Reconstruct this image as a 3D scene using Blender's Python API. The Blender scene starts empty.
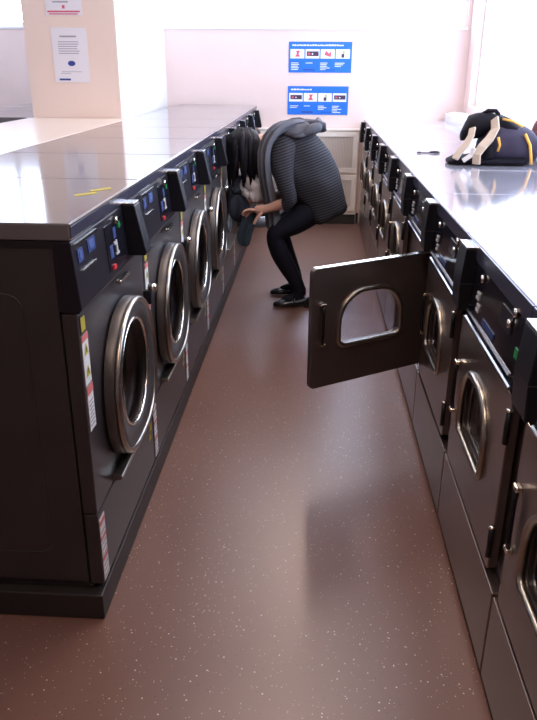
import bpy, bmesh, math, random
from mathutils import Vector, Matrix
random.seed(7)
scn = bpy.context.scene
COL = scn.collection
# ------------------------------------------------------------------ camera
F = 712.0
cam_d = bpy.data.cameras.new('camera'); cam = bpy.data.objects.new('camera', cam_d); COL.objects.link(cam)
cam_d.sensor_fit = 'VERTICAL'; cam_d.sensor_height = 24.0; cam_d.lens = F / 720 * 24.0
cam_d.clip_start = 0.02; cam_d.clip_end = 200
dy = Vector((316 - 268.5, -(67 - 360), -F)).normalized()
yv = 360 + ((258 - 268.5) * (316 - 268.5) + F * F) / (360 - 67)
dz = -Vector((258 - 268.5, -(yv - 360), -F)).normalized()
dx = dy.cross(dz)
# rows of the camera's world matrix are the world axes in camera space
cam.matrix_world = Matrix(((dx.x, dx.y, dx.z, 0), (dy.x, dy.y, dy.z, 0), (dz.x, dz.y, dz.z, 1.44), (0, 0, 0, 1)))
scn.camera = cam
# ------------------------------------------------------------------ world, light, exposure
w = bpy.data.worlds.new('sky'); scn.world = w; w.use_nodes = True
bg = w.node_tree.nodes['Background']; bg.inputs[0].default_value = (0.66, 0.76, 1.0, 1); bg.inputs[1].default_value = 8.2
scn.view_settings.view_transform = 'Standard'; scn.view_settings.look = 'None'
scn.view_settings.exposure = 0.0; scn.view_settings.gamma = 1; scn.view_settings.use_curve_mapping = False
def area(name, loc, rot, sx, sy, power, col, portal=False):
    d = bpy.data.lights.new(name, 'AREA'); d.shape = 'RECTANGLE'; d.size = sx; d.size_y = sy
    d.energy = power; d.color = col
    if portal: d.cycles.is_portal = True
    o = bpy.data.objects.new(name, d); COL.objects.link(o); o.location = loc; o.rotation_euler = rot
    return o
R90 = math.pi / 2
area('window_light_back', (0, 7.38, 2.2), (-R90, 0, 0), 2.7, 0.85, 1, (1, 1, 1), True)
area('window_light_back_left', (-2.8, 7.38, 2.2), (-R90, 0, 0), 2.0, 0.85, 1, (1, 1, 1), True)
area('window_light_right', (1.60, 4.4, 1.86), (0, R90, 0), 1.5, 5.0, 1, (1, 1, 1), True)
area('added_window_light_left', (-4.43, 5.0, 2.1), (0, -R90, 0), 1.1, 3.0, 1, (1, 1, 1), True)  # portal for the added, unseen left-wall window

# ------------------------------------------------------------------ materials
MATS = {}
def mat(name, col, rough=0.5, metal=0.0, spec=0.5, coat=0.0, emit=None, es=0.0):
    m = bpy.data.materials.new(name); m.use_nodes = True
    p = m.node_tree.nodes['Principled BSDF']
    p.inputs['Base Color'].default_value = (*col, 1); p.inputs['Roughness'].default_value = rough
    p.inputs['Metallic'].default_value = metal; p.inputs['Specular IOR Level'].default_value = spec
    p.inputs['Coat Weight'].default_value = coat
    if emit: p.inputs['Emission Color'].default_value = (*emit, 1); p.inputs['Emission Strength'].default_value = es
    MATS[name] = m; return m
def P(m): return m.node_tree.nodes['Principled BSDF']
def noise_var(m, c1, c2, scale=8, detail=4, stretch=(1, 1, 1), bump=0.0, rough=None):
    nt = m.node_tree; tc = nt.nodes.new('ShaderNodeTexCoord'); mp = nt.nodes.new('ShaderNodeMapping'); mp.inputs['Scale'].default_value = stretch
    n = nt.nodes.new('ShaderNodeTexNoise'); n.inputs['Scale'].default_value = scale; n.inputs['Detail'].default_value = detail
    r = nt.nodes.new('ShaderNodeValToRGB'); r.color_ramp.elements[0].color = (*c1, 1); r.color_ramp.elements[1].color = (*c2, 1)
    r.color_ramp.elements[0].position = .3; r.color_ramp.elements[1].position = .7
    nt.links.new(tc.outputs['Object'], mp.inputs[0]); nt.links.new(mp.outputs[0], n.inputs['Vector'])
    nt.links.new(n.outputs['Fac'], r.inputs[0]); nt.links.new(r.outputs[0], P(m).inputs['Base Color'])
    if bump:
        b = nt.nodes.new('ShaderNodeBump'); b.inputs['Strength'].default_value = bump; b.inputs['Distance'].default_value = 0.01
        nt.links.new(n.outputs['Fac'], b.inputs['Height']); nt.links.new(b.outputs[0], P(m).inputs['Normal'])
    return m
M_wall = mat('cream_paint', (.78, .62, .58), .75); noise_var(M_wall, (.77, .61, .57), (.80, .64, .60), 3)
M_col = mat('peach_paint', (.84, .65, .55), .7); noise_var(M_col, (.83, .64, .54), (.86, .67, .57), 3)
M_white = mat('white_paint', (.82, .81, .80), .6); noise_var(M_white, (.80, .79, .78), (.84, .83, .82), 4)
M_ceil = mat('ceiling_paint', (.78, .74, .70), .85)
M_frame = mat('window_frame_white', (.8, .8, .82), .4)
M_board = mat('ledge_laminate', (.78, .66, .56), .22)
M_steel = mat('charcoal_steel', (.072, .063, .069), .34, .55, .5); noise_var(M_steel, (.067, .058, .064), (.080, .070, .076), 5, 3)
M_steel2 = mat('charcoal_steel_door', (.22, .175, .165), .28, .75, .5); noise_var(M_steel2, (.21, .168, .158), (.235, .187, .175), 5, 3)
M_frameL = mat('dark_door_frame', (.10, .092, .09), .4, .6)
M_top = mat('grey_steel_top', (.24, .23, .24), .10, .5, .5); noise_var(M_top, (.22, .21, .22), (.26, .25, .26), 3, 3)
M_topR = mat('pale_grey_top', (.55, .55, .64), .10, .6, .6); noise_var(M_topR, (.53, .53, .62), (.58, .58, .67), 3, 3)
M_edge = mat('dark_blue_grey_edge', (.055, .055, .09), .25, .3)
M_black = mat('black_plastic', (.009, .009, .014), .38, spec=.3)
M_blackg = mat('black_gloss', (.010, .010, .016), .12)
M_panel = mat('panel_plastic', (.014, .012, .018), .3, spec=.35)
M_kick = mat('black_plinth', (.022, .017, .017), .5)
M_chrome = mat('chrome', (.75, .73, .68), .16, 1.0)
M_satin = mat('satin_highlight', (.60, .60, .63), .3, 1.0)
M_bezel = mat('brushed_bezel', (.42, .39, .34), .28, 1.0)
M_drum = mat('drum_steel', (.62, .60, .55), .22, 1.0)
def drum_holes():
    nt = M_drum.node_tree; tc = nt.nodes.new('ShaderNodeTexCoord'); v = nt.nodes.new('ShaderNodeTexVoronoi'); v.inputs['Scale'].default_value = 55; v.inputs['Randomness'].default_value = 0.1
    r = nt.nodes.new('ShaderNodeValToRGB'); r.color_ramp.elements[0].position = .25; r.color_ramp.elements[0].color = (.03, .03, .03, 1); r.color_ramp.elements[1].position = .38; r.color_ramp.elements[1].color = (.60, .58, .54, 1)
    nt.links.new(tc.outputs['Object'], v.inputs['Vector']); nt.links.new(v.outputs['Distance'], r.inputs[0]); nt.links.new(r.outputs[0], P(M_drum).inputs['Base Color'])
drum_holes()
M_gasket = mat('rubber_gasket', (.015, .015, .017), .45)
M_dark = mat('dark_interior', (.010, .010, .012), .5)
M_brass = mat('handle_ends', (.85, .76, .60), .15, 1.0)
M_label_w = mat('label_white', (.72, .70, .68), .5)
M_label_r = mat('label_red', (.62, .16, .15), .5)
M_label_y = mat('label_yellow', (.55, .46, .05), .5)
M_label_b = mat('label_blue', (.03, .055, .20), .35)
M_label_lb = mat('label_pale_blue', (.07, .11, .30), .35)
M_ink = mat('ink', (.05, .05, .09), .6)
M_inkb = mat('ink_blue', (.03, .05, .25), .6)
M_inkp = mat('ink_grey', (.35, .32, .36), .6)
M_pap = mat('paper', (.80, .74, .76), .7)
M_poster_dark = mat('poster_dark_blue', (.01, .09, .42), .45)
M_poster = mat('poster_blue', (.012, .16, .68), .45)
M_postw = mat('poster_white', (.80, .82, .88), .5)
M_postd = mat('poster_dark', (.06, .03, .07), .5)
M_postr = mat('poster_red', (.62, .10, .16), .5)
M_posty = mat('poster_yellow', (.55, .48, .25), .5)
M_ledg = mat('green_indicator', (.01, .16, .05), .3, emit=(.02, .5, .12), es=.06)
M_ledr = mat('red_indicator', (.5, .03, .04), .3, emit=(1, .05, .06), es=.15)
M_digit = mat('digit_marking', (.50, .50, .52), .4)
M_louv = mat('louver_cream', (.84, .76, .68), .5)
M_louvg = mat('louver_mesh', (.68, .61, .56), .6)
M_skirt = mat('dark_skirting', (.03, .026, .026), .5)
def glass(name, tint, rough=.03, gloss=.1):
    m = bpy.data.materials.new(name); m.use_nodes = True; nt = m.node_tree; nt.nodes.clear()
    o = nt.nodes.new('ShaderNodeOutputMaterial'); t = nt.nodes.new('ShaderNodeBsdfTransparent'); t.inputs[0].default_value = (*tint, 1)
    g = nt.nodes.new('ShaderNodeBsdfGlossy'); g.inputs['Roughness'].default_value = rough; g.inputs[0].default_value = (1, 1, 1, 1)
    fr = nt.nodes.new('ShaderNodeMath'); fr.operation = 'MULTIPLY_ADD'; lw = nt.nodes.new('ShaderNodeLayerWeight'); lw.inputs[0].default_value = .15
    nt.links.new(lw.outputs['Facing'], fr.inputs[0]); fr.inputs[1].default_value = gloss; fr.inputs[2].default_value = .02
    mx = nt.nodes.new('ShaderNodeMixShader'); nt.links.new(fr.outputs[0], mx.inputs[0]); nt.links.new(t.outputs[0], mx.inputs[1]); nt.links.new(g.outputs[0], mx.inputs[2]); nt.links.new(mx.outputs[0], o.inputs[0])
    MATS[name] = m; return m
G_win = glass('window_glass', (.99, 1, .99), gloss=.03)
G_door = glass('porthole_glass', (.88, .90, .94), gloss=.10)
G_doorL = glass('washer_glass', (.62, .64, .70), gloss=.10)

def floor_mat():
    m = mat('speckled_vinyl', (.16, .11, .09), .34, spec=1.0); nt = m.node_tree; N = nt.nodes.new; L = nt.links.new
    tc = N('ShaderNodeTexCoord')
    n = N('ShaderNodeTexNoise'); n.inputs['Scale'].default_value = 1.6; n.inputs['Detail'].default_value = 5
    r = N('ShaderNodeValToRGB'); r.color_ramp.elements[0].position = .3; r.color_ramp.elements[1].position = .72
    r.color_ramp.elements[0].color = (.165, .080, .058, 1); r.color_ramp.elements[1].color = (.192, .096, .072, 1)
    L(tc.outputs['Object'], n.inputs['Vector']); L(n.outputs['Fac'], r.inputs[0])
    last = r.outputs[0]
    for sc, th, col, seed in ((48, .10, (.75, .68, .60, 1), 0.0), (85, .12, (.60, .52, .46, 1), 3.1), (60, .11, (.06, .045, .04, 1), 7.7)):
        mp = N('ShaderNodeMapping'); mp.inputs['Location'].default_value = (seed, seed * .7, 0); L(tc.outputs['Object'], mp.inputs[0])
        v = N('ShaderNodeTexVoronoi'); v.inputs['Scale'].default_value = sc; L(mp.outputs[0], v.inputs['Vector'])
        lt = N('ShaderNodeMath'); lt.operation = 'LESS_THAN'; lt.inputs[1].default_value = th; L(v.outputs['Distance'], lt.inputs[0])
        sp = N('ShaderNodeSeparateColor'); L(v.outputs['Color'], sp.inputs[0])
        g2 = N('ShaderNodeMath'); g2.operation = 'GREATER_THAN'; g2.inputs[1].default_value = .42; L(sp.outputs[0], g2.inputs[0])
        mu = N('ShaderNodeMath'); mu.operation = 'MULTIPLY'; L(lt.outputs[0], mu.inputs[0]); L(g2.outputs[0], mu.inputs[1])
        mx = N('ShaderNodeMix'); mx.data_type = 'RGBA'; L(mu.outputs[0], mx.inputs[0]); L(last, mx.inputs[6]); mx.inputs[7].default_value = col
        last = mx.outputs[2]
    L(last, P(m).inputs['Base Color'])
    n2 = N('ShaderNodeTexNoise'); n2.inputs['Scale'].default_value = 220; L(tc.outputs['Object'], n2.inputs['Vector'])
    b = N('ShaderNodeBump'); b.inputs['Strength'].default_value = .12; b.inputs['Distance'].default_value = .002
    L(n2.outputs['Fac'], b.inputs['Height']); L(b.outputs[0], P(m).inputs['Normal'])
    return m
M_floor = floor_mat()

# ------------------------------------------------------------------ mesh helpers
class MB:
    def __init__(s): s.v = []; s.f = []; s.mi = []; s.sm = []
    def add(s, vs, fs, mi=0, smooth=False):
        b = len(s.v); s.v += [tuple(p) for p in vs]
        for f in fs: s.f.append([b + i for i in f]); s.mi.append(mi); s.sm.append(smooth)
    def box(s, a, b, mi=0):
        x0, y0, z0 = [min(p, q) for p, q in zip(a, b)]; x1, y1, z1 = [max(p, q) for p, q in zip(a, b)]
        s.add([(x0, y0, z0), (x1, y0, z0), (x1, y1, z0), (x0, y1, z0), (x0, y0, z1), (x1, y0, z1), (x1, y1, z1), (x0, y1, z1)],
              [(0, 3, 2, 1), (4, 5, 6, 7), (0, 1, 5, 4), (1, 2, 6, 5), (2, 3, 7, 6), (3, 0, 4, 7)], mi)
    def prism(s, poly, axis, a, b, mi=0):
        # poly: 2D points in the two other axes (in order), extruded along axis from a to b
        def mk(p, t):
            if axis == 0: return (t, p[0], p[1])
            if axis == 1: return (p[0], t, p[1])
            return (p[0], p[1], t)
        n = len(poly); vs = [mk(p, a) for p in poly] + [mk(p, b) for p in poly]
        s.add(vs, [tuple(range(n)), tuple(range(2 * n - 1, n - 1, -1))] + [(i, (i + 1) % n, n + (i + 1) % n, n + i) for i in range(n)], mi)
    def tube(s, pts, rad, n=10, closed=False, mi=0, cap=True, flat=None):
        pts = [Vector(p) for p in pts]; k = len(pts); rings = []
        up = None
        for i, p in enumerate(pts):
            if closed: t = pts[(i + 1) % k] - pts[i - 1]
            else: t = pts[min(i + 1, k - 1)] - pts[max(i - 1, 0)]
            t.normalize()
            if up is None:
                up = Vector((0, 0, 1)) if abs(t.z) < .9 else Vector((1, 0, 0))
            u = (up - t * up.dot(t))
            if u.length < 1e-4: u = t.orthogonal()
            u.normalize(); up = u; q = t.cross(u)
            r = rad[i] if isinstance(rad, (list, tuple)) else rad
            fl = flat if flat else 1.0
            rings.append([p + (u * math.cos(a) + q * math.sin(a) * fl) * r for a in [2 * math.pi * j / n for j in range(n)]])
        vs = [v for R in rings for v in R]; fs = []
        for i in range(k if closed else k - 1):
            a = i * n; b = ((i + 1) % k) * n
            for j in range(n): fs.append((a + j, a + (j + 1) % n, b + (j + 1) % n, b + j))
        if cap and not closed: fs += [tuple(range(n - 1, -1, -1)), tuple((k - 1) * n + j for j in range(n))]
        s.add(vs, fs, mi, True)
    def loft(s, rings, mi=0, closed_ring=True, cap=True, smooth=True):
        n = len(rings[0]); vs = [v for R in rings for v in R]; fs = []
        for i in range(len(rings) - 1):
            for j in range(n if closed_ring else n - 1):
                fs.append((i * n + j, i * n + (j + 1) % n, (i + 1) * n + (j + 1) % n, (i + 1) * n + j))
        if cap and closed_ring: fs += [tuple(range(n - 1, -1, -1)), tuple((len(rings) - 1) * n + j for j in range(n))]
        s.add(vs, fs, mi, smooth)
    def build(s, name, mats, parent=None, bevel=0, loc=(0, 0, 0), segs=2):
        me = bpy.data.meshes.new(name); me.from_pydata([tuple(v) for v in s.v], [], s.f)
        if not isinstance(mats, (list, tuple)): mats = [mats]
        for m in mats: me.materials.append(m)
        for p, i, sm in zip(me.polygons, s.mi, s.sm): p.material_index = i; p.use_smooth = sm
        bm = bmesh.new(); bm.from_mesh(me); bmesh.ops.recalc_face_normals(bm, faces=bm.faces); bm.to_mesh(me); bm.free()
        me.update()
        o = bpy.data.objects.new(name, me); COL.objects.link(o); o.location = loc
        if parent: o.parent = parent
        if bevel:
            b = o.modifiers.new('bevel', 'BEVEL'); b.width = bevel; b.segments = segs; b.limit_method = 'ANGLE'; b.angle_limit = math.radians(40)
        return o
def tag(o, label, cat=None, group=None, kind=None):
    if label: o['label'] = label
    if cat: o['category'] = cat
    if group: o['group'] = group
    if kind: o['kind'] = kind
    return o
def struct(name, mb, m, bevel=0):
    o = mb.build(name, m, None, bevel); o['kind'] = 'structure'; return o
def empty(name, loc, label, cat, group=None, rz=0):
    o = bpy.data.objects.new(name, None); COL.objects.link(o); o.location = loc; o.rotation_euler = (0, 0, rz); o.empty_display_size = .05
    return tag(o, label, cat, group)
def copy_tree(o, parent=None):
    c = o.copy(); COL.objects.link(c)
    if parent: c.parent = parent
    for ch in list(o.children): copy_tree(ch, c)
    return c
def circle(cy, cz, r, n=48, sq=1.0):
    return [(cy + r * math.cos(2 * math.pi * i / n), cz + r * sq * math.sin(2 * math.pi * i / n)) for i in range(n)]
def dshape(cy, z0, z1, hw, rb=.03, rt=.12, n=10):
    pts = []
    for (sx, zc, r, a0) in ((1, z0 + rb, rb, -R90), (1, z1 - rt, rt, 0), (-1, z1 - rt, rt, R90), (-1, z0 + rb, rb, 2 * R90)):
        rx = min(r, hw)
        for i in range(n + 1):
            a = a0 + R90 * i / n; pts.append((cy + sx * (hw - rx) + rx * math.cos(a), zc + r * math.sin(a)))
    return pts
def rect_ring(y0, y1, z0, z1, hole):
    cy = sum(p[0] for p in hole) / len(hole); cz = sum(p[1] for p in hole) / len(hole); out = []
    for (y, z) in hole:
        dy_, dz_ = y - cy, z - cz; t = 1e9
        if dy_ > 1e-9: t = min(t, (y1 - cy) / dy_)
        if dy_ < -1e-9: t = min(t, (y0 - cy) / dy_)
        if dz_ > 1e-9: t = min(t, (z1 - cz) / dz_)
        if dz_ < -1e-9: t = min(t, (z0 - cz) / dz_)
        out.append((cy + dy_ * t, cz + dz_ * t))
    # snap the closest samples onto the four corners so the plate stays rectangular
    for c in ((y0, z0), (y0, z1), (y1, z0), (y1, z1)):
        i = min(range(len(out)), key=lambda k: (out[k][0] - c[0]) ** 2 + (out[k][1] - c[1]) ** 2); out[i] = c
    return out
def holed_plate(mb, xf, xb, y0, y1, z0, z1, hole, mi=0):
    n = len(hole); out = rect_ring(y0, y1, z0, z1, hole)
    vs = [(xf, *p) for p in hole] + [(xf, *p) for p in out] + [(xb, *p) for p in hole] + [(xb, *p) for p in out]; fs = []
    for i in range(n):
        j = (i + 1) % n
        fs += [(i, j, n + j, n + i), (2 * n + i, 3 * n + i, 3 * n + j, 2 * n + j), (n + i, n + j, 3 * n + j, 3 * n + i), (i, 2 * n + i, 2 * n + j, j)]
    mb.add(vs, fs, mi)
def radial(loop, a, cy, cz):
    d = Vector((math.cos(a), math.sin(a))); best = None; n = len(loop)
    for i in range(n):
        p = Vector((loop[i][0] - cy, loop[i][1] - cz)); q = Vector((loop[(i + 1) % n][0] - cy, loop[(i + 1) % n][1] - cz)); e = q - p
        den = d.x * e.y - d.y * e.x
        if abs(den) < 1e-12: continue
        t = (p.x * e.y - p.y * e.x) / den; u = (p.x * d.y - p.y * d.x) / den
        if t > 0 and -1e-6 <= u <= 1 + 1e-6 and (best is None or t > best): best = t
    return (cy + d.x * best, cz + d.y * best)
def round_plate(mb, xf, xb, outer, hole):
    cy = sum(p[0] for p in hole) / len(hole); cz = sum(p[1] for p in hole) / len(hole)
    an = sorted(math.atan2(z - cz, y - cy) for y, z in list(outer) + list(hole)); A = []
    for a in an:
        if not A or a - A[-1] > 1e-3: A.append(a)
    n = len(A); h = [radial(hole, a, cy, cz) for a in A]; o = [radial(outer, a, cy, cz) for a in A]
    vs = [(xf, *p) for p in h] + [(xf, *p) for p in o] + [(xb, *p) for p in h] + [(xb, *p) for p in o]; fs = []
    for i in range(n):
        j = (i + 1) % n
        fs += [(i, j, n + j, n + i), (2 * n + i, 3 * n + i, 3 * n + j, 2 * n + j), (n + i, n + j, 3 * n + j, 3 * n + i), (i, 2 * n + i, 2 * n + j, j)]
    mb.add(vs, fs)
def offset_loop(loop, k):
    cy = sum(p[0] for p in loop) / len(loop); cz = sum(p[1] for p in loop) / len(loop); out = []
    n = len(loop)
    for i, (y, z) in enumerate(loop):
        a = loop[i - 1]; b = loop[(i + 1) % n]; t = Vector((b[0] - a[0], b[1] - a[1]))
        if t.length < 1e-6: out.append((y, z)); continue
        t.normalize(); nn = Vector((t.y, -t.x))
        if nn.dot(Vector((y - cy, z - cz))) < 0: nn = -nn
        out.append((y + nn.x * k, z + nn.y * k))
    return out
def loft_loops(mb, items, mi=0, cap=False):
    mb.loft([[(x, y, z) for (y, z) in loop] for x, loop in items], mi, True, cap, True)

# ------------------------------------------------------------------ room shell
XL, XR = -.55, .458
YB = 7.15; YF = -6.0; XLW = -4.2; XRW = 1.38; ZC = 2.75
m = MB(); m.box((XLW - .2, YF - .2, -.2), (XRW + .4, YB + .3, 0)); struct('floor', m, M_floor)
m = MB(); m.box((XLW - .2, YF - .2, ZC), (XRW + .4, YB + .3, ZC + .2)); struct('ceiling', m, M_ceil)
m = MB(); m.box((XLW - .2, YF - .2, 0), (XLW, YB + .3, 1.6)); m.box((XLW - .2, YF - .2, 2.62), (XLW, YB + .3, ZC)); m.box((XLW - .2, YF - .2, 1.6), (XLW, 3.5, 2.62)); m.box((XLW - .2, 6.5, 1.6), (XLW, YB + .3, 2.62)); struct('wall_left', m, M_wall)
m = MB(); m.box((XLW, YF - .2, 0), (XRW, YF, ZC)); struct('wall_front', m, M_wall)
# back wall with two window openings: x -1.37..1.36 and x -3.8..-1.97, z 1.78..2.6
ZS, ZT = 1.775, 2.6
m = MB()
m.box((XLW, YB, 0), (XRW + .2, YB + .2, ZS)); m.box((XLW, YB, ZT), (XRW + .2, YB + .2, ZC))
m.box((XLW, YB, ZS), (-3.95, YB + .2, ZT)); m.box((-1.9, YB, ZS), (-1.42, YB + .2, ZT)); m.box((1.345, YB, ZS), (XRW + .2, YB + .2, ZT))
struct('wall_back', m, M_wall)
# right wall: low wall, window opening y 1.9..6.5, z 1.22..2.62
RY0, RY1, RZ0, RZ1 = 1.9, 6.9, 1.12, 2.62
m = MB()
m.box((XRW, YF - .2, 0), (XRW + .2, YB, RZ0)); m.box((XRW, YF - .2, RZ1), (XRW + .2, YB, ZC))
m.box((XRW, YF - .2, RZ0), (XRW + .2, RY0, RZ1)); m.box((XRW, RY1, RZ0), (XRW + .2, YB, RZ1))
struct('wall_right', m, M_wall)
# pier: peach front face towards the camera, white return along the aisle side
m = MB(); m.box((-1.93, 5.06, 0), (-1.315, 5.10, ZC)); struct('trim_1', m, M_col)
m = MB(); m.prism([(-1.93, 5.101), (-1.315, 5.101), (-1.405, YB), (-1.93, YB)], 2, 0, ZC); struct('wall_pier', m, M_white)
# boxed-in ledge along the right wall behind the dryers
m = MB(); m.prism([(1.17, YF), (XRW - .001, YF), (XRW - .001, YB - .001), (1.31, YB - .001), (1.17, YB - .32)], 2, 0, 1.06); struct('trim_2', m, M_white)
def window(name, frame, panes, mbars, y_axis=False):
    m = MB()
    for b in mbars: m.box(*b)
    f = struct(name, m, M_frame)
    for i, p in enumerate(panes):
        g = MB(); g.box(*p); gg = g.build('window_pane', G_win, f)
    return f
def back_window(name, x0, x1, mull):
    d0, d1 = YB + .05, YB + .11; t = .035
    bars = [((x0, d0, ZS), (x1, d1, ZS + t)), ((x0, d0, ZT - t), (x1, d1, ZT)), ((x0, d0, ZS + t), (x0 + t, d1, ZT - t)), ((x1 - t, d0, ZS + t), (x1, d1, ZT - t))]
    xs = [x0 + t - .018] + mull + [x1 - t + .018]
    for q in mull: bars.append(((q - .02, d0, ZS + t), (q + .02, d1, ZT - t)))
    panes = [((xs[i] + .02, YB + .075, ZS + t), (xs[i + 1] - .02, YB + .085, ZT - t)) for i in range(len(xs) - 1)]
    window(name, None, panes, bars)
    s = MB(); s.box((x0 - .01, YB - .012, ZS - .022), (x1 + .01, YB + .05, ZS - .001)); return s
s = back_window('window_1', -1.42, 1.345, [-.635, .36]); struct('trim_3', s, M_frame, .003)
s = back_window('window_2', -3.95, -1.9, [-2.97]); struct('trim_4', s, M_frame, .003)
bars = []; t = .04; x0, x1 = XRW + .06, XRW + .12
bars += [((x0, RY0, RZ0), (x1, RY1, RZ0 + t)), ((x0, RY0, RZ1 - t), (x1, RY1, RZ1)), ((x0, RY0, RZ0 + t), (x1, RY0 + t, RZ1 - t)), ((x0, RY1 - t, RZ0 + t), (x1, RY1, RZ1 - t))]
ys = [RY0 + t, 3.45, 5.0, RY1 - t]
for q in ys[1:-1]: bars.append(((x0, q - .02, RZ0 + t), (x1, q + .02, RZ1 - t)))
window('window_3', None, [((XRW + .085, ys[i] + .02, RZ0 + t), (XRW + .095, ys[i + 1] - .02, RZ1 - t)) for i in range(3)], bars)

bars = []; x0, x1 = XLW - .12, XLW - .06
bars += [((x0, 3.5, 1.6), (x1, 6.5, 1.64)), ((x0, 3.5, 2.58), (x1, 6.5, 2.62)), ((x0, 3.5, 1.6), (x1, 3.54, 2.62)), ((x0, 6.46, 1.6), (x1, 6.5, 2.62)), ((x0, 4.98, 1.6), (x1, 5.02, 2.62))]
window('added_left_window', None, [((XLW - .095, 3.54, 1.64), (XLW - .085, 4.98, 2.58)), ((XLW - .095, 5.02, 1.64), (XLW - .085, 6.46, 2.58))], bars)  # added window out of view, put in to brighten the left bay
# ceiling fluorescent fittings
def fitting(x, y, label):
    r = empty('ceiling_light', (x, y, ZC), label, 'ceiling light')
    m = MB(); m.prism([(-.09, 0), (.09, 0), (.07, -.05), (-.07, -.05)], 1, -.62, .62); m.build('housing', M_frame, r)
    m = MB(); m.prism([(-.065, -.051), (.065, -.051), (.05, -.085), (-.05, -.085)], 1, -.6, .6)
    m.build('diffuser', mat('fluorescent_diffuser', (.9, .9, .88), .5, emit=(1, .86, .72), es=5.0), r)
    l = area('ceiling_lamp', (x, y, ZC - .10), (0, 0, 0), .12, 1.2, 16, (1, .74, .58)); 
    return r
for yy, lb in ((.4, 'white fluorescent batten on the ceiling above the near end of the aisle'),
               (2.7, 'white fluorescent batten on the ceiling above the open dryer door'), (5.0, 'white fluorescent batten on the ceiling nearest the back window')): fitting(-.05, yy, lb)

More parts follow.
